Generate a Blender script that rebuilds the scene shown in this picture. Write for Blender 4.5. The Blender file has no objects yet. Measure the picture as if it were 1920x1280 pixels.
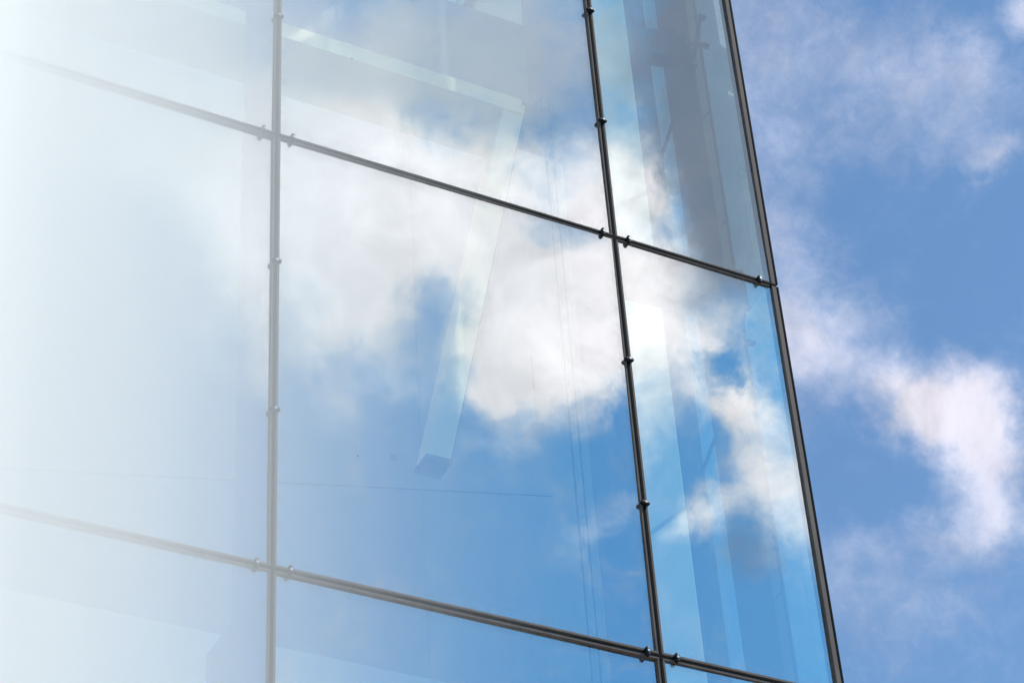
import bpy, bmesh, math, random
from mathutils import Vector, Matrix

# ------------------------------------------------------------------ camera, world, sun, exposure
scene = bpy.context.scene
col = scene.collection
F_PX, YAW, PITCH, ROLL = 4386.17, 0.514632, 0.679301, -0.0710403
CAM = Vector((-3.456, -8.5446, 1.6))
ca, sa, cp, sp, cr, sr = (math.cos(YAW), math.sin(YAW), math.cos(PITCH), math.sin(PITCH), math.cos(ROLL), math.sin(ROLL))
FWD = Vector((sa * cp, ca * cp, sp))
_R = Vector((ca, -sa, 0)); _U = _R.cross(FWD)
RIGHT = _R * cr + _U * sr
UP = _U * cr - _R * sr
cam_d = bpy.data.cameras.new('camera')
cam = bpy.data.objects.new('camera', cam_d); col.objects.link(cam)
cam_d.sensor_width = 36; cam_d.lens = 36 * F_PX / 1920
cam_d.clip_start = 0.05; cam_d.clip_end = 4000
M = Matrix((RIGHT, UP, -FWD)).transposed().to_4x4(); M.translation = CAM
cam.matrix_world = M
scene.camera = cam
scene.view_settings.view_transform = 'Standard'
scene.view_settings.look = 'None'
scene.view_settings.exposure = 0.7
scene.view_settings.gamma = 1.0
scene.render.engine = 'CYCLES'
scene.cycles.use_denoising = True
scene.cycles.max_bounces = 14
scene.cycles.transparent_max_bounces = 24
scene.cycles.volume_bounces = 4
scene.cycles.diffuse_bounces = 4
scene.cycles.glossy_bounces = 5

SUN = Vector((0.60, -0.32, 0.80)).normalized()
SKY_STRENGTH = 0.11

def node(t, kind, **kw):
    n = t.nodes.new(kind)
    for k, v in kw.items():
        if k == 'inp':
            for i, val in v.items():
                if hasattr(val, 'is_output') or isinstance(val, bpy.types.NodeSocket):
                    t.links.new(val, n.inputs[i])
                else:
                    n.inputs[i].default_value = val
        else:
            setattr(n, k, v)
    return n

def math_n(t, op, a, b=0.0, c=0.0, clamp=False):
    return node(t, 'ShaderNodeMath', operation=op, use_clamp=clamp, inp={0: a, 1: b, 2: c}).outputs[0]

def mixc(t, fac, a, b, blend='MIX'):
    n = t.nodes.new('ShaderNodeMix'); n.data_type = 'RGBA'; n.blend_type = blend
    for i, v in ((0, fac), (6, a), (7, b)):
        if isinstance(v, bpy.types.NodeSocket): t.links.new(v, n.inputs[i])
        else: n.inputs[i].default_value = v
    return n.outputs[2]

def srange(t, v, lo, hi, a=0.0, b=1.0):
    n = node(t, 'ShaderNodeMapRange', interpolation_type='SMOOTHSTEP')
    t.links.new(v, n.inputs[0])
    for i, x in ((1, lo), (2, hi), (3, a), (4, b)): n.inputs[i].default_value = x
    return n.outputs[0]

world = bpy.data.worlds.new('World'); scene.world = world
world.use_nodes = True
t = world.node_tree; t.nodes.clear()
sky = node(t, 'ShaderNodeTexSky', sky_type='NISHITA')
sky.sun_disc = False
sky.sun_elevation = math.asin(SUN.z)
sky.sun_rotation = math.atan2(SUN.x, SUN.y)
sky.air_density = 1.0; sky.dust_density = 0.4; sky.ozone_density = 3.0
skyc = node(t, 'ShaderNodeVectorMath', operation='SCALE', inp={0: sky.outputs[0], 'Scale': SKY_STRENGTH}).outputs[0]
D = node(t, 'ShaderNodeTexCoord').outputs['Generated']
sep = node(t, 'ShaderNodeSeparateXYZ', inp={0: D})
# one chart for the patch of sky ahead (+y) and one for the patch behind (-y), told apart by the sign of y
ay = math_n(t, 'ABSOLUTE', sep.outputs[1])
S = node(t, 'ShaderNodeCombineXYZ', inp={0: sep.outputs[0], 1: ay, 2: sep.outputs[2]}).outputs[0]
def dotv(v): return node(t, 'ShaderNodeVectorMath', operation='DOT_PRODUCT', inp={0: S, 1: tuple(v)}).outputs['Value']
dr, du, df = dotv(RIGHT), dotv(UP), math_n(t, 'MAXIMUM', dotv(FWD), 0.12)
K = F_PX / 100.0
U_ = math_n(t, 'ADD', math_n(t, 'MULTIPLY', math_n(t, 'DIVIDE', dr, df), K), 9.6)
V_ = math_n(t, 'ADD', math_n(t, 'MULTIPLY', math_n(t, 'DIVIDE', du, df), -K), 6.4)
UV = node(t, 'ShaderNodeCombineXYZ', inp={0: U_, 1: V_, 2: 0.0}).outputs[0]
front = math_n(t, 'GREATER_THAN', sep.outputs[1], 0.0)

def fbm(vec, scale, detail=6.0, rough=0.55, dist=0.0, color=False):
    n = node(t, 'ShaderNodeTexNoise', inp={'Vector': vec, 'Scale': scale, 'Detail': detail, 'Roughness': rough, 'Distortion': dist})
    return n.outputs[1] if color else n.outputs[0]

# warp the chart so the cloud edges fray
w1 = node(t, 'ShaderNodeVectorMath', operation='SUBTRACT', inp={0: fbm(D, 9.0, 5.0, 0.6, color=True), 1: (0.5, 0.5, 0.5)}).outputs[0]
w2 = node(t, 'ShaderNodeVectorMath', operation='SCALE', inp={0: w1, 'Scale': 2.2}).outputs[0]
w3 = node(t, 'ShaderNodeVectorMath', operation='MULTIPLY', inp={0: w2, 1: (1, 1, 0)}).outputs[0]
w4 = node(t, 'ShaderNodeVectorMath', operation='SUBTRACT', inp={0: fbm(D, 34.0, 6.0, 0.65, color=True), 1: (0.5, 0.5, 0.5)}).outputs[0]
w5 = node(t, 'ShaderNodeVectorMath', operation='MULTIPLY', inp={0: w4, 1: (1.6, 1.6, 0)}).outputs[0]
w6 = node(t, 'ShaderNodeVectorMath', operation='ADD', inp={0: w3, 1: w5}).outputs[0]
UVW = node(t, 'ShaderNodeVectorMath', operation='ADD', inp={0: UV, 1: w6}).outputs[0]

def blobs(lst, start=0.0):
    acc = start
    for (x, y, rx, ry, ang, w) in lst:
        mp = node(t, 'ShaderNodeMapping', vector_type='TEXTURE', inp={'Vector': UVW, 'Location': (x / 100, y / 100, 0),
                  'Rotation': (0, 0, math.radians(ang)), 'Scale': (rx / 100, ry / 100, 1)})
        g = node(t, 'ShaderNodeTexGradient', gradient_type='SPHERICAL', inp={0: mp.outputs[0]}).outputs[1]
        g = srange(t, g, 0.0, 1.0)
        acc = math_n(t, 'MULTIPLY_ADD', g, w, acc)
    return acc

REAR = [  # cloud patches of the sky behind the viewer (x, y, radius x, radius y, turn, weight)
    (650, 420, 350, 320, 20, 1.3), (730, 60, 130, 220, 10, 0.55), (820, 300, 340, 160, 17, 0.6),
    (1000, 620, 300, 220, -12, 1.45), (1130, 560, 220, 180, 0, 0.7), (920, 720, 180, 130, -20, 0.7),
    (600, 640, 200, 120, 0, 0.3), (640, 790, 220, 80, -10, 0.2), (330, 260, 420, 200, 20, 0.8), (250, 420, 160, 120, 0, -0.2),
    (1270, 650, 270, 240, 10, 1.15), (1190, 330, 130, 260, 5, 0.75), (1350, 480, 200, 110, 10, 0.6),
    (1400, 775, 110, 80, 10, 0.8), (1500, 880, 130, 200, 0, 0.8), (1060, 770, 130, 110, 0, 0.45),
    (1330, 980, 140, 80, -25, 0.75), (1430, 900, 100, 160, 0, 0.4), (1100, 1030, 210, 60, -35, 0.32),
    (1215, 860, 100, 140, 0, 0.35), (1560, 1010, 130, 190, 0, 0.55), (930, 850, 200, 70, -15, 0.4),
    (775, 610, 150, 100, -35, -0.8), (1370, 722, 70, 45, 0, -0.8), (1150, 860, 90, 130, 0, -0.4),
    (850, 470, 170, 120, 0, 0.6), (680, 680, 320, 130, -8, 0.35), (420, 560, 260, 200, 0, 0.3), (600, 200, 300, 200, 10, 0.4), (820, 430, 640, 430, 10, 0.62), (1000, 300, 380, 170, 17, 0.55), (1250, 400, 220, 240, 0, 0.35),
    (960, 80, 130, 100, 0, 0.25), (1390, 100, 200, 260, 0, 0.25), (800, -260, 900, 300, 0, 0.5), (-300, 500, 500, 900, 0, 0.5)]
FRONT = [
    (1790, 780, 210, 170, 20, 0.95), (1870, 890, 130, 190, -10, 0.8), (1660, 770, 240, 110, 18, 0.7),
    (1550, 640, 220, 120, 0, 0.6), (1790, 980, 150, 110, 0, 0.45), (1600, 960, 170, 110, 0, -0.25), (1945, 5, 120, 100, 30, 0.75), (1780, 220, 420, 380, 0, 0.12), (1700, 1050, 420, 330, 0, 0.22), (1500, 520, 180, 180, 0, 0.2),
    (1850, 285, 110, 60, 0, 0.45), (1820, 130, 230, 150, 0, 0.4), (1480, 40, 280, 280, 0, 0.4),
    (1430, 400, 180, 420, -10, 0.38), (1640, 200, 300, 220, 0, 0.3), (1450, 720, 200, 300, 0, 0.3),
    (1600, 1150, 260, 220, 0, 0.25), (1890, 420, 140, 120, 0, -0.15),
    (2300, 500, 380, 320, 0, 0.8)]
cr_ = blobs(REAR); cf_ = blobs(FRONT)
n_big = fbm(D, 20.0, 9.0, 0.64, 0.4)
n_fine = fbm(D, 70.0, 8.0, 0.68, 0.5)
n_all = math_n(t, 'ADD', math_n(t, 'MULTIPLY', math_n(t, 'SUBTRACT', n_big, 0.5), 1.0),
               math_n(t, 'MULTIPLY', math_n(t, 'SUBTRACT', n_fine, 0.5), 0.9))
# broken cloud over the rest of the sky
far_c = srange(t, fbm(D, 3.2, 6.0, 0.55, 0.2), 0.5, 0.72, 0.0, 0.9)
near_patch = srange(t, dotv(FWD), 0.93, 0.965)
far_c = math_n(t, 'MULTIPLY', far_c, math_n(t, 'SUBTRACT', 1.0, near_patch))
patch = mixc(t, front, cr_, cf_)
n_amp = math_n(t, 'MULTIPLY_ADD', front, -0.2, 0.85)
d0 = math_n(t, 'ADD', math_n(t, 'MULTIPLY_ADD', n_all, n_amp, patch), far_c)
cov = srange(t, d0, -0.02, 1.12)
core = srange(t, d0, 0.45, 1.35)
shade = fbm(D, 12.0, 4.0, 0.5)
mott = srange(t, fbm(D, 26.0, 6.0, 0.6, 0.5), 0.3, 0.7, 0.78, 1.08)
c_thin = mixc(t, front, (1.05, 1.15, 1.25, 1), (0.42, 0.45, 0.56, 1))
c_core = mixc(t, front, (1.45, 1.40, 1.42, 1), (0.54, 0.52, 0.58, 1))
cloud = mixc(t, core, c_thin, c_core)
cloud = mixc(t, srange(t, shade, 0.42, 0.66, 0.0, 0.28), cloud, mixc(t, front, (0.72, 0.73, 0.80, 1), (0.40, 0.45, 0.60, 1)))
skyc2 = mixc(t, 1.0, skyc, mixc(t, front, (0.52, 1.17, 1.42, 1), (0.75, 0.90, 0.93, 1)), 'MULTIPLY')
grey = blobs([(1360, 90, 320, 420, 0, 1.6), (1410, 300, 190, 330, 0, 1.3), (1410, 520, 200, 180, 0, 0.7), (1430, 1050, 110, 120, 0, 0.5)])
pale = blobs([(1000, 60, 380, 260, 15, 1.3), (620, 60, 380, 220, 10, 1.1), (200, 150, 400, 200, 0, 0.8)])
pale = math_n(t, 'MULTIPLY', srange(t, math_n(t, 'ADD', pale, n_all), 0.0, 1.3, 0.0, 0.8), math_n(t, 'SUBTRACT', 1.0, front))
grey = math_n(t, 'MULTIPLY', srange(t, math_n(t, 'ADD', grey, n_all), 0.0, 1.3, 0.0, 0.85), math_n(t, 'SUBTRACT', 1.0, front))
cloud = node(t, 'ShaderNodeVectorMath', operation='SCALE', inp={0: cloud, 'Scale': mott}).outputs[0]
final = mixc(t, cov, skyc2, cloud)
final = mixc(t, pale, final, (0.66, 0.72, 0.77, 1))
final = mixc(t, grey, final, (0.25, 0.28, 0.34, 1))
bg = node(t, 'ShaderNodeBackground', inp={0: final, 1: 1.0})
out = node(t, 'ShaderNodeOutputWorld', inp={0: bg.outputs[0]})

sun_d = bpy.data.lights.new('sun', 'SUN'); sun_d.energy = 3.3; sun_d.angle = math.radians(0.53); sun_d.color = (1.0, 0.95, 0.88)
sun = bpy.data.objects.new('sun', sun_d); col.objects.link(sun)
sun.location = (0, -20, 40)
sun.rotation_euler = SUN.to_track_quat('Z', 'Y').to_euler()

# ------------------------------------------------------------------ helpers
def ray(px, py): return FWD + RIGHT * ((px - 960) / F_PX) - UP * ((py - 640) / F_PX)
def on_y(px, py, Y):
    d = ray(px, py); return CAM + d * ((Y - CAM.y) / d.y)
def on_x(px, py, X):
    d = ray(px, py); return CAM + d * ((X - CAM.x) / d.x)

def tag(o, label=None, cat=None, group=None, kind=None):
    if label: o['label'] = label
    if cat: o['category'] = cat
    if group: o['group'] = group
    if kind: o['kind'] = kind
    return o

def empty(name, loc=(0, 0, 0)):
    o = bpy.data.objects.new(name, None); col.objects.link(o); o.location = loc; o.empty_display_size = 0.3
    return o

def link(name, bm, mats, parent=None, loc=None):
    me = bpy.data.meshes.new(name); bm.normal_update(); bm.to_mesh(me); bm.free()
    for m in (mats if isinstance(mats, (list, tuple)) else [mats]): me.materials.append(m)
    o = bpy.data.objects.new(name, me); col.objects.link(o)
    if parent: o.parent = parent
    if loc is not None: o.location = loc
    return o

def box(bm, x0, x1, y0, y1, z0, z1, mi=0, bevel=0.0):
    vs = [bm.verts.new((x, y, z)) for x in (x0, x1) for y in (y0, y1) for z in (z0, z1)]
    fs = [(0, 1, 3, 2), (4, 6, 7, 5), (0, 4, 5, 1), (2, 3, 7, 6), (0, 2, 6, 4), (1, 5, 7, 3)]
    faces = [bm.faces.new([vs[i] for i in f]) for f in fs]
    for f in faces: f.material_index = mi
    if bevel:
        es = list({e for f in faces for e in f.edges})
        bmesh.ops.bevel(bm, geom=es, offset=bevel, segments=2, affect='EDGES', profile=0.6)
    return faces

def beam(bm, a, b, w, h, ref=Vector((0, 1, 0))):
    """square bar from a to b, w wide across and h deep along ref"""
    a, b = Vector(a), Vector(b); d = (b - a).normalized()
    n = (ref - d * ref.dot(d)).normalized(); s = d.cross(n)
    vs = []
    for p in (a, b):
        for i, j in ((-1, -1), (1, -1), (1, 1), (-1, 1)):
            vs.append(bm.verts.new(p + s * (i * w / 2) + n * (j * h / 2)))
    for f in ((0, 1, 2, 3), (7, 6, 5, 4), (0, 4, 5, 1), (1, 5, 6, 2), (2, 6, 7, 3), (3, 7, 4, 0)):
        bm.faces.new([vs[i] for i in f])
    bmesh.ops.recalc_face_normals(bm, faces=bm.faces)

def tube(bm, a, b, r, seg=12, r2=None):
    a, b = Vector(a), Vector(b); d = b - a
    m = Matrix.Translation((a + b) / 2) @ d.to_track_quat('Z', 'Y').to_matrix().to_4x4()
    bmesh.ops.create_cone(bm, cap_ends=True, segments=seg, radius1=r, radius2=r if r2 is None else r2, depth=d.length, matrix=m)

def prism(bm, pts, x0, x1):
    """polygon in the y-z plane given a thickness along x"""
    A = [bm.verts.new((x0, y, z)) for y, z in pts]; B = [bm.verts.new((x1, y, z)) for y, z in pts]
    bm.faces.new(A); bm.faces.new(B[::-1]); n = len(pts)
    for i in range(n): bm.faces.new((A[i], B[i], B[(i + 1) % n], A[(i + 1) % n]))
    bmesh.ops.recalc_face_normals(bm, faces=bm.faces)

# ------------------------------------------------------------------ materials
def mat(name):
    m = bpy.data.materials.new(name); m.use_nodes = True
    t = m.node_tree; t.nodes.clear()
    o = t.nodes.new('ShaderNodeOutputMaterial')
    return m, t, o

def solid(name, c, rough=0.6, metal=0.0, var=0.12, scale=3.0, bump=0.0, spec=0.5, stretch=(1, 1, 1)):
    m, t, o = mat(name)
    tc = node(t, 'ShaderNodeTexCoord').outputs['Object']
    mp = node(t, 'ShaderNodeMapping', inp={'Vector': tc, 'Scale': stretch}).outputs[0]
    n = node(t, 'ShaderNodeTexNoise', inp={'Vector': mp, 'Scale': scale, 'Detail': 6.0, 'Roughness': 0.6})
    f = srange(t, n.outputs[0], 0.3, 0.7)
    c0 = tuple(x * (1 - var) for x in c) + (1,); c1 = tuple(min(1, x * (1 + var)) for x in c) + (1,)
    cc = mixc(t, f, c0, c1)
    b = node(t, 'ShaderNodeBsdfPrincipled', inp={'Base Color': cc, 'Metallic': metal, 'Specular IOR Level': spec})
    r = node(t, 'ShaderNodeMapRange', inp={0: n.outputs[0], 3: rough * 0.85, 4: min(1, rough * 1.15)})
    t.links.new(r.outputs[0], b.inputs['Roughness'])
    if bump:
        bp = node(t, 'ShaderNodeBump', inp={'Strength': bump, 'Distance': 0.01, 'Height': n.outputs[0]})
        t.links.new(bp.outputs[0], b.inputs['Normal'])
    t.links.new(b.outputs[0], o.inputs[0])
    return m

def glass(name, refl, tint, wave=0.0, dust=0.0, gc=(0.97, 0.985, 1.0)):
    m, t, o = mat(name)
    g = node(t, 'ShaderNodeBsdfGlossy', inp={'Color': gc + (1,), 'Roughness': 0.0})
    tr = node(t, 'ShaderNodeBsdfTransparent', inp={'Color': tint + (1,)})
    tc = node(t, 'ShaderNodeTexCoord').outputs['Object']
    if wave:
        mp = node(t, 'ShaderNodeMapping', inp={'Vector': tc, 'Scale': (1.0, 1.0, 0.7)}).outputs[0]
        n = node(t, 'ShaderNodeTexNoise', inp={'Vector': mp, 'Scale': 1.6, 'Detail': 1.0, 'Roughness': 0.4})
        bp = node(t, 'ShaderNodeBump', inp={'Strength': 1.0, 'Distance': wave, 'Height': n.outputs[0]})
        t.links.new(bp.outputs[0], g.inputs['Normal'])
    fr = node(t, 'ShaderNodeLayerWeight', inp={'Blend': 0.5}).outputs['Facing']
    fac = math_n(t, 'ADD', math_n(t, 'MULTIPLY', math_n(t, 'POWER', fr, 4.0), 0.6), refl, clamp=True)
    mx = node(t, 'ShaderNodeMixShader', inp={0: fac, 1: tr.outputs[0], 2: g.outputs[0]})
    last = mx.outputs[0]
    if dust:
        # thin film of dust with faint rain streaks
        mp = node(t, 'ShaderNodeMapping', inp={'Vector': tc, 'Scale': (28.0, 1.0, 0.35)}).outputs[0]
        st = node(t, 'ShaderNodeTexNoise', inp={'Vector': mp, 'Scale': 1.5, 'Detail': 5.0, 'Roughness': 0.6}).outputs[0]
        big = node(t, 'ShaderNodeTexNoise', inp={'Vector': tc, 'Scale': 1.1, 'Detail': 4.0}).outputs[0]
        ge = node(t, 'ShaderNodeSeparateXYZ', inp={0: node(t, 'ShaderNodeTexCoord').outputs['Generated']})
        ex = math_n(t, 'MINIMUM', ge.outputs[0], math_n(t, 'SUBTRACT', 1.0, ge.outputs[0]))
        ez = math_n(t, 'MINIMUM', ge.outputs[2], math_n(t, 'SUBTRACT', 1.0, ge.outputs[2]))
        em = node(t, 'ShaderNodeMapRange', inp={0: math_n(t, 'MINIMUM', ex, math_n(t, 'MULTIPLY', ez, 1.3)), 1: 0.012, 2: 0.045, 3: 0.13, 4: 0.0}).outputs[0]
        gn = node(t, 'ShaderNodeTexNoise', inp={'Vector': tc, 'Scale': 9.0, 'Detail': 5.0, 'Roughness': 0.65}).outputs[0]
        grime_shade = math_n(t, 'MULTIPLY', em, srange(t, gn, 0.38, 0.65, 0.2, 1.0))  # edge grime, also colouring in the faint shadow along the joints
        sp_ = node(t, 'ShaderNodeTexVoronoi', inp={'Vector': tc, 'Scale': 2.6}).outputs[0]
        speck = srange(t, sp_, 0.012, 0.02, 0.55, 0.0)
        f = math_n(t, 'MULTIPLY', srange(t, st, 0.3, 0.8, 0.5, 1.0), srange(t, big, 0.3, 0.7, 0.3, 1.0))
        f = math_n(t, 'ADD', math_n(t, 'MULTIPLY_ADD', f, dust, grime_shade), speck, clamp=True)
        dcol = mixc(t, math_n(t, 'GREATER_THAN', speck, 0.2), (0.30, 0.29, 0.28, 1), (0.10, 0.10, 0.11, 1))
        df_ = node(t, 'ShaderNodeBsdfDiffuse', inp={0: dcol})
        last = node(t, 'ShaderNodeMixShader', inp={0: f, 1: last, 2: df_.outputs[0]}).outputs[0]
    t.links.new(last, o.inputs[0])
    return m

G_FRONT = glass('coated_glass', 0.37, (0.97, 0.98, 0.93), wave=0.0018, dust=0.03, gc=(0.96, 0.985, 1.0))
G_BACK = glass('inner_glass', 0.06, (0.95, 0.97, 0.93))
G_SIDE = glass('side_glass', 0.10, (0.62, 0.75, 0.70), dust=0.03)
RUBBER = solid('black_gasket', (0.006, 0.0055, 0.005), 0.8, spec=0.05, var=0.3, scale=20, bump=0.15)
TRIM = solid('bronze_trim', (0.120, 0.092, 0.079), 0.75, metal=0.0, spec=0.08, var=0.18, scale=9, stretch=(1, 1, 0.3))
CLAMP = solid('clamp_metal', (0.012, 0.012, 0.013), 0.5, metal=0.0, spec=0.15, var=0.25, scale=30)
STEEL = solid('screw_steel', (0.75, 0.75, 0.74), 0.22, metal=1.0, var=0.08, scale=60)
FIN = solid('fin_paint', (0.06, 0.06, 0.15), 0.5, var=0.08, scale=1.5, stretch=(1, 1, 0.2))
DARK = solid('dark_steel', (0.045, 0.043, 0.062), 0.7, spec=0.2, var=0.15, scale=1.5)
SOFFIT = solid('soffit_paint', (0.16, 0.18, 0.23), 0.7, var=0.1, scale=1.2)
CREAM = solid('cream_paint', (0.86, 0.77, 0.50), 0.6, var=0.05, scale=1.2)
PALE = solid('pale_plaster', (0.55, 0.58, 0.57), 0.8, var=0.08, scale=0.7, bump=0.05)
WALLC = solid('rear_wall_panel', (0.27, 0.32, 0.34), 0.8, var=0.12, scale=0.6)
CABLEM = solid('cable_steel', (0.012, 0.014, 0.03), 0.8, spec=0.1, var=0.1, scale=10)
CONCRETE = solid('concrete', (0.34, 0.33, 0.31), 0.9, var=0.15, scale=1.5, bump=0.2)
PAVE = solid('paving_stone', (0.30, 0.29, 0.27), 0.9, var=0.2, scale=2.5, bump=0.3)
ASPH = solid('asphalt', (0.055, 0.055, 0.057), 0.95, var=0.25, scale=1.2, bump=0.3)

# ------------------------------------------------------------------ setting
bm = bmesh.new(); box(bm, -900, 900, -900, 900, -0.6, -0.13)
tag(link('ground', bm, ASPH), kind='structure')
bm = bmesh.new(); box(bm, -40, 40, -14, 40, -0.12, 0.0, bevel=0.01)
tag(link('pavement', bm, PAVE), kind='structure')

# ------------------------------------------------------------------ the building
B = empty('glass_building', (0, 0, 0))
tag(B, 'glass curtain wall building with cloud reflections and dark clamped joints against blue sky', 'building')
XS = [-8.4, -6.3, -4.2, -2.1, 0.0, 2.1]; XE = 3.2
ZS = [0.05, 2.10, 4.91, 7.72, 10.53, 13.34, 16.15]
random.seed(4)
J = 0.010                                    # half of the open joint
TILT = {(4, 3): (0.0045, -0.004), (4, 2): (-0.002, 0.003), (3, 3): (-0.003, 0.002), (3, 2): (0.002, -0.004),
        (5, 3): (0.002, 0.003), (5, 4): (-0.004, 0.0), (4, 4): (-0.004, 0.003), (3, 4): (0.003, -0.002)}
xs = XS + [XE]
for i in range(len(xs) - 1):
    for k in range(len(ZS) - 1):
        x0, x1 = xs[i] + J, xs[i + 1] - (J if i < len(xs) - 2 else 0.02)
        z0, z1 = ZS[k] + J, ZS[k + 1] - J
        cx, cz = (x0 + x1) / 2, (z0 + z1) / 2
        bm = bmesh.new()
        fs = box(bm, x0 - cx, x1 - cx, 0.006, 0.026, z0 - cz, z1 - cz, 1)
        bm.normal_update()
        for f in fs:
            if f.calc_center_median().y < 0.008: f.material_index = 0
        p = link('glass_pane', bm, [G_FRONT, G_BACK], B, (cx, 0, cz))
        rx, rz = TILT.get((i, k), (random.uniform(-.003, .003), random.uniform(-.003, .003)))
        p.rotation_euler = (rx * 1.0, 0, rz * 1.0)

# joints: black gasket with a bronze trim strip each side, a few millimetres proud of the glass
def v_joint(x, y=0.0, name='vertical_joint'):
    bm = bmesh.new()
    for k in range(len(ZS) - 1):
        z0, z1 = ZS[k] + 0.0226, ZS[k + 1] - 0.0226
        for s in (-1, 1):
            xa, xb = sorted((x + s * 0.0085, x + s * 0.0215)); box(bm, xa, xb, -0.006, 0.02, z0, z1, 0, 0.0015)
    o = link(name, bm, TRIM, B)
    bm = bmesh.new(); box(bm, x - 0.0085, x + 0.0085, -0.010, 0.03, ZS[0], ZS[-1], 0, 0.003)
    link('gasket', bm, RUBBER, o)
for x in XS: v_joint(x)
for z in ZS:
    bm = bmesh.new()
    for i in range(len(xs) - 1):
        x0, x1 = xs[i] + 0.0085, xs[i + 1] - (0.0085 if i < len(xs) - 2 else 0.044)
        for s in (-1, 1):
            za, zb = sorted((z + s * 0.008, z + s * (0.0225 if z < 9 else 0.019))); box(bm, x0, x1, -0.0075, 0.02, za, zb, 0, 0.0015)
    o = link('horizontal_joint', bm, TRIM, B)
    bm = bmesh.new()
    for i in range(len(xs) - 1):
        box(bm, xs[i] + 0.0085, xs[i + 1] - (0.0085 if i < len(xs) - 2 else 0.0), -0.0115, 0.028, z - 0.008, z + 0.008, 0, 0.003)
    link('gasket', bm, RUBBER, o)

# corner post: bronze strip and black corner gasket with a break at each horizontal joint
bm = bmesh.new()
for k in range(len(ZS) - 1):
    box(bm, 3.170, 3.201, -0.009, 0.06, ZS[k] + 0.009, ZS[k + 1] - 0.009, 0, 0.002)
corner = link('corner_post', bm, TRIM, B)
bm = bmesh.new()
for k in range(len(ZS) - 1):
    box(bm, 3.2015, 3.215, -0.012, 0.06, ZS[k] + 0.010, ZS[k + 1] - 0.010, 0, 0.003)
link('gasket', bm, RUBBER, corner)

# clamps
def clamp_bm(across_x):
    bm = bmesh.new()
    L, W = 0.028, 0.011
    n = 12; pts = []
    for i in range(n + 1):
        a = -math.pi / 2 + math.pi * i / n; pts.append((L - W * 1.1 + W * 1.1 * math.cos(a), W * math.sin(a)))
    for i in range(n + 1):
        a = math.pi / 2 + math.pi * i / n; pts.append((-(L - W * 1.1) + W * 1.1 * math.cos(a), W * math.sin(a)))
    if not across_x: pts = [(b, a) for a, b in pts]
    rings = []
    for y, sc in ((-0.010, 1.0), (-0.024, 1.0), (-0.029, 0.88), (-0.031, 0.6)):
        rings.append([bm.verts.new((px * sc, y, pz * sc)) for px, pz in pts])
    for r0, r1 in zip(rings, rings[1:]):
        for i in range(len(pts)): bm.faces.new((r0[i], r0[(i + 1) % len(pts)], r1[(i + 1) % len(pts)], r1[i]))
    bm.faces.new(rings[-1]); bm.faces.new(rings[0][::-1])
    bmesh.ops.recalc_face_normals(bm, faces=bm.faces)
    return bm
def screw_bm():
    bm = bmesh.new()
    n = 20; rr = ((0.0065, -0.0305), (0.0065, -0.0325), (0.0052, -0.0340), (0.0026, -0.0340), (0.0022, -0.0320))
    rings = [[bm.verts.new((r * math.cos(2 * math.pi * i / n), y, r * math.sin(2 * math.pi * i / n))) for i in range(n)] for r, y in rr]
    for r0, r1 in zip(rings, rings[1:]):
        for i in range(n): bm.faces.new((r0[i], r0[(i + 1) % n], r1[(i + 1) % n], r1[i]))
    bm.faces.new(rings[-1])
    bmesh.ops.recalc_face_normals(bm, faces=bm.faces)
    return bm
def smooth(o):
    for p in o.data.polygons: p.use_smooth = True
    o.data.set_sharp_from_angle(angle=math.radians(35))
protoC = {}
for key in (True, False):
    o = link('clamp', clamp_bm(key), CLAMP, B); smooth(o)
    s = link('screw', screw_bm(), STEEL, o); smooth(s)
    protoC[key] = (o, s, [False])
def place_clamp(x, z, across_x):
    o, s, used = protoC[across_x]
    if used[0]:
        o2 = o.copy(); col.objects.link(o2); o2.parent = B
        s2 = s.copy(); col.objects.link(s2); s2.parent = o2
    else:
        o2 = o; used[0] = True
    o2.location = (x, 0, z); o2.rotation_euler = (0, random.uniform(-.03, .03), 0)
for z in ZS[2:6]:
    for x in XS[2:]:
        place_clamp(x - 0.083, z, False); place_clamp(x + 0.087, z, False)
        place_clamp(x, z + 0.928, True); place_clamp(x, z + 1.895, True)
    place_clamp(3.079, z, False)

# return wall round the corner: glass for the first 1.25 m, plastered beyond
for k in range(len(ZS) - 1):
    bm = bmesh.new(); box(bm, -0.009, 0.009, -0.58, 0.58, -(ZS[k + 1] - ZS[k]) / 2 + 0.01, (ZS[k + 1] - ZS[k]) / 2 - 0.01)
    link('side_pane', bm, G_SIDE, B, (3.19, 0.65, (ZS[k] + ZS[k + 1]) / 2))
bm = bmesh.new(); box(bm, 3.15, 3.215, 1.235, 4.9, 0.05, 16.3, 0)
link('side_wall', bm, WALLC, B)
bm = bmesh.new(); box(bm, -8.6, 3.14, 4.7, 4.9, 0.05, 16.3)
link('rear_wall', bm, WALLC, B)
bm = bmesh.new(); box(bm, -8.6, -8.42, 0.0, 4.69, 0.05, 16.3)
link('side_wall', bm, PALE, B)
m, t, o = mat('added_light_sheet')  # unseen translucent roof, added to bring soft light into the interior
tl = node(t, 'ShaderNodeBsdfTranslucent', inp={0: (0.9, 0.92, 0.92, 1)})
tr = node(t, 'ShaderNodeBsdfTransparent', inp={0: (0.9, 0.95, 0.95, 1)})
mx = node(t, 'ShaderNodeMixShader', inp={0: 0.35, 1: tl.outputs[0], 2: tr.outputs[0]})
t.links.new(mx.outputs[0], o.inputs[0])
bm = bmesh.new(); box(bm, -8.4, 3.1, 0.1, 4.7, 16.45, 16.47)
roof = link('roof', bm, m, B)
bm = bmesh.new()
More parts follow.
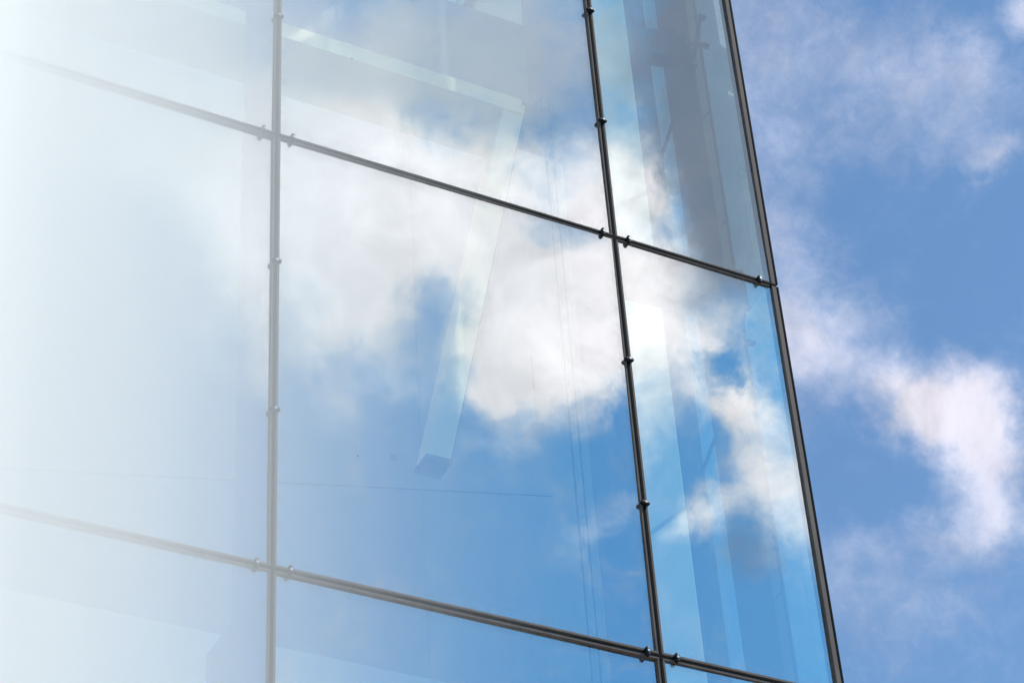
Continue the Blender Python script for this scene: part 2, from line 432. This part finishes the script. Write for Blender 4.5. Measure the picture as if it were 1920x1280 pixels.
for x in (-8.5, -6.3, -4.2, -2.1, 0.0, 2.1, 3.13): box(bm, x - 0.06, x + 0.06, 0.1, 4.7, 16.31, 16.6, 0, 0.01)
box(bm, -8.6, 3.22, -0.03, 0.1, 16.31, 16.7, 0, 0.02); box(bm, -8.6, 3.22, 4.7, 4.9, 16.31, 16.7, 0, 0.02)
link('light_sheet_frame', bm, CONCRETE, roof)
bm = bmesh.new(); box(bm, -8.6, 3.22, -0.02, 4.9, 0.0, 0.04)
link('plinth', bm, CONCRETE, B)

# vertical steel fins behind each mullion, flared where they meet the floor brackets
ha = on_x(450, 1152, 0.0); hb = on_x(392, 1228, 0.0); hc = on_x(390, 1285, 0.0)
dz1, dz2 = ha.z - 7.72, hb.z - 7.72
for x in XS[1:]:
    pts = [(0.035, 0.1)]
    back = 0.47
    prof = []
    for zb in (2.10, 7.72, 13.34):
        prof += [(back, zb + dz1 - 1.3), (hb.y, zb + dz2 - 0.9), (hb.y, zb + dz2), (back, zb + dz1)]
    pts = [(0.035, 0.1), (back, 0.1)] + prof + [(back, 16.25), (0.035, 16.25)]
    bm = bmesh.new(); prism(bm, pts, x - 0.014, x + 0.014)
    o = link('fin', bm, FIN, B)

# cream girder, dark girder above, slanting box strut
Y1 = 1.35
a = on_y(978, 187, Y1); b = on_y(530, 40, Y1); a2 = on_y(957, 202, Y1)
zt, zl = a.z, a2.z - 0.02
bm = bmesh.new(); box(bm, -8.3, a.x, Y1, Y1 + 0.5, zl, zt, 0, 0.004)
link('cream_girder', bm, CREAM, B)
ztop = on_y(1050, 67, Y1).z
bm = bmesh.new(); box(bm, -8.3, 3.14, Y1 + 0.02, Y1 + 0.45, zt + 0.003, ztop, 0, 0.004)
link('ceiling_beam', bm, SOFFIT, B)
zb_ = on_y(525, 1212, Y1).z
bm = bmesh.new(); box(bm, -8.3, 3.14, Y1, Y1 + 0.4, zb_ - 1.2, zb_, 0, 0.004)
link('floor_edge', bm, PALE, B)
s0 = on_y(957, 205, Y1 + 0.1); s1 = on_y(812, 872, Y1 + 0.1)
bm = bmesh.new(); beam(bm, s0, s1 + (s1 - s0).normalized() * 0.0, 0.15, 0.16)
strut = link('slanting_strut', bm, CREAM, B)
bm = bmesh.new(); beam(bm, s0 + Vector((0.085, -0.06, 0)), s1 + Vector((0.085, -0.06, 0)), 0.006, 0.01)
link('edge_seam', bm, DARK, strut)
bm = bmesh.new(); box(bm, s1.x - 0.085, s1.x + 0.085, s1.y - 0.09, s1.y + 0.09, s1.z - 0.022, s1.z + 0.006, 0, 0.004)
link('foot_plate', bm, DARK, strut)

# tie rod running under the strut
ra = on_y(-10, 878, 2.1); rb = on_x(1036, 930, 3.14)
bm = bmesh.new(); tube(bm, ra, rb, 0.0045)
link('tie_rod', bm, CABLEM, B)

# corner frame near the return wall
XC = 3.06
c1 = on_x(1347, 430, XC).y; c2 = on_x(1285, 430, XC).y
bm = bmesh.new(); box(bm, XC, XC + 0.07, c1, c2, 0.1, 16.25, 0, 0.004)
link('corner_column', bm, DARK, B)
p1 = on_x(1366, 430, XC).y
def on_z(px, py, Z):
    d = ray(px, py); return CAM + d * ((Z - CAM.z) / d.z)
# short beams from the corner column back to the pale column
r_ = on_x(1290, 96, XC + 0.03); l_ = on_z(1212, 88, r_.z)
bm = bmesh.new(); beam(bm, r_, l_, 0.12, 0.23, Vector((0, 0, 1)))
link('corner_beam', bm, DARK, B)
r_ = on_x(1385, 560, XC + 0.03); l_ = on_z(1150, 500, r_.z)
bm = bmesh.new(); beam(bm, r_, l_, 0.2, 0.28, Vector((0, 0, 1)))
link('corner_beam', bm, DARK, B)
# flat pale pier behind the corner frame
q = on_x(1222, 430, 3.0)
bm = bmesh.new(); box(bm, on_y(1132, 430, q.y).x, 3.0, q.y, q.y + 0.35, 0.1, 16.25, 0, 0.01)
link('pier', bm, PALE, B)
bm = bmesh.new(); tube(bm, (XC, p1, 0.1), (XC, p1, 16.25), 0.011)
post = link('corner_rod', bm, DARK, B)
bm = bmesh.new()
for z in (8.46, 9.40, 11.17, 12.11, 5.6, 6.6, 14.0):
    tube(bm, (XC, p1 - 0.01, z), (XC, p1 + 0.085, z), 0.005)
link('rod_arms', bm, DARK, post)
# glazing connectors with forked arms at the corner
for (px, py) in ((1310, 75), (1404, 615)):
    c = on_x(px, py, XC - 0.02); c.y = max(c.y, 0.2)
    bm = bmesh.new()
    for dy, dz in ((0.12, 0.10), (0.08, -0.13), (-0.09, 0.16), (-0.08, -0.10)):
        tube(bm, c, c + Vector((0.0, dy, dz)), 0.016, 10, 0.010)
        tube(bm, c + Vector((-0.01, dy, dz)), c + Vector((0.03, dy, dz)), 0.020, 12)
    bmesh.ops.create_uvsphere(bm, u_segments=14, v_segments=8, radius=0.03, matrix=Matrix.Translation(c))
    link('spider_fitting', bm, DARK, B)
# diagonal brace rods
for (q0, q1) in (((1262, 226), (1219, 362)), ((1343, 815), (1293, 948))):
    a = on_x(*q0, XC - 0.03); b = on_x(*q1, XC - 0.03)
    bm = bmesh.new(); tube(bm, a, b, 0.012)
    link('brace_rod', bm, DARK, B)
# pale strips of blind behind the side glass, and the rounded duct
y3 = on_x(1262, 430, 3.16).y
bm = bmesh.new(); box(bm, 3.155, 3.17, y3, 1.23, 0.1, 16.25)
link('side_blind', bm, SOFFIT, B)

# two hanging cables, a lamp and a small round detector behind the glass
for (px, lab) in ((998, 'thin dark vertical cable behind glass, nearer the slanting cream strut'), (1011, 'thin dark vertical cable behind glass, nearer the right mullion')):
    p = on_y(px, 0, 0.75)
    o = empty('hanging_cable', (p.x, 0.75, 2.2))
    tag(o, lab, 'cable', 'pair of cables hanging behind the glass')
    bm = bmesh.new(); tube(bm, (0, 0, 0), (0, 0, 14.1), 0.0065, 10); link('wire', bm, CABLEM, o)
    bm = bmesh.new(); box(bm, -0.02, 0.02, -0.02, 0.02, 14.05, 14.1, 0, 0.003); link('anchor', bm, CABLEM, o)
p = on_y(1005, 780, 2.0)
o = empty('hanging_lamp', p)
tag(o, 'pale boxy lamp hanging behind the glass right of the slanting strut', 'lamp')
bm = bmesh.new(); box(bm, -0.07, 0.07, -0.10, 0.10, -0.13, 0.13, 0, 0.01); link('lamp_box', bm, PALE, o)
bm = bmesh.new(); tube(bm, (0, 0, 0.13), (0, 0, 0.5), 0.006); link('stem', bm, CABLEM, o)
p = on_y(738, 857, 0.026)
bm = bmesh.new(); tube(bm, (0, -0.0015, 0), (0, 0.0015, 0), 0.020, 24)
o = link('round_sticker', bm, DARK, None, p)
tag(o, 'small dark round sticker on the glass left of the slanting strut foot', 'sticker')

# ------------------------------------------------------------------ white volume added over the left bays, its thickness shaped into a fade
SIG = 1.0
prof = [(1060, 0.0), (960, .025), (860, .07), (750, .15), (640, .27), (510, .47), (370, .8), (260, 1.12), (160, 1.4), (80, 1.65), (0, 2.05), (-120, 3.0)]
fr = []
for px, tau in prof:
    h = on_y(px, 640, -0.10); d = ray(px, 640).normalized()
    e = h - d * (tau / SIG); fr.append((e.x, e.y))
poly = fr + [(fr[-1][0] - 1.0, fr[-1][1]), (-7.5, -1.8), (-7.5, -0.10)]
bm = bmesh.new()
A_ = [bm.verts.new((x, y, 1.0)) for x, y in poly]; B_ = [bm.verts.new((x, y, 15.5)) for x, y in poly]
bm.faces.new(A_); bm.faces.new(B_[::-1])
for i in range(len(poly)): bm.faces.new((A_[i], B_[i], B_[(i + 1) % len(poly)], A_[(i + 1) % len(poly)]))
bmesh.ops.recalc_face_normals(bm, faces=bm.faces)
m, t, o = mat('fade_volume')
v = node(t, 'ShaderNodeVolumePrincipled', inp={'Color': (1.0, 0.975, 0.94, 1), 'Density': SIG, 'Anisotropy': 0.0})
t.links.new(v.outputs[0], o.inputs['Volume'])
hz = link('white_fade', bm, m)
tag(hz, 'white fade volume added in front of the left bays of the glass wall', 'fade_volume', kind='stuff')
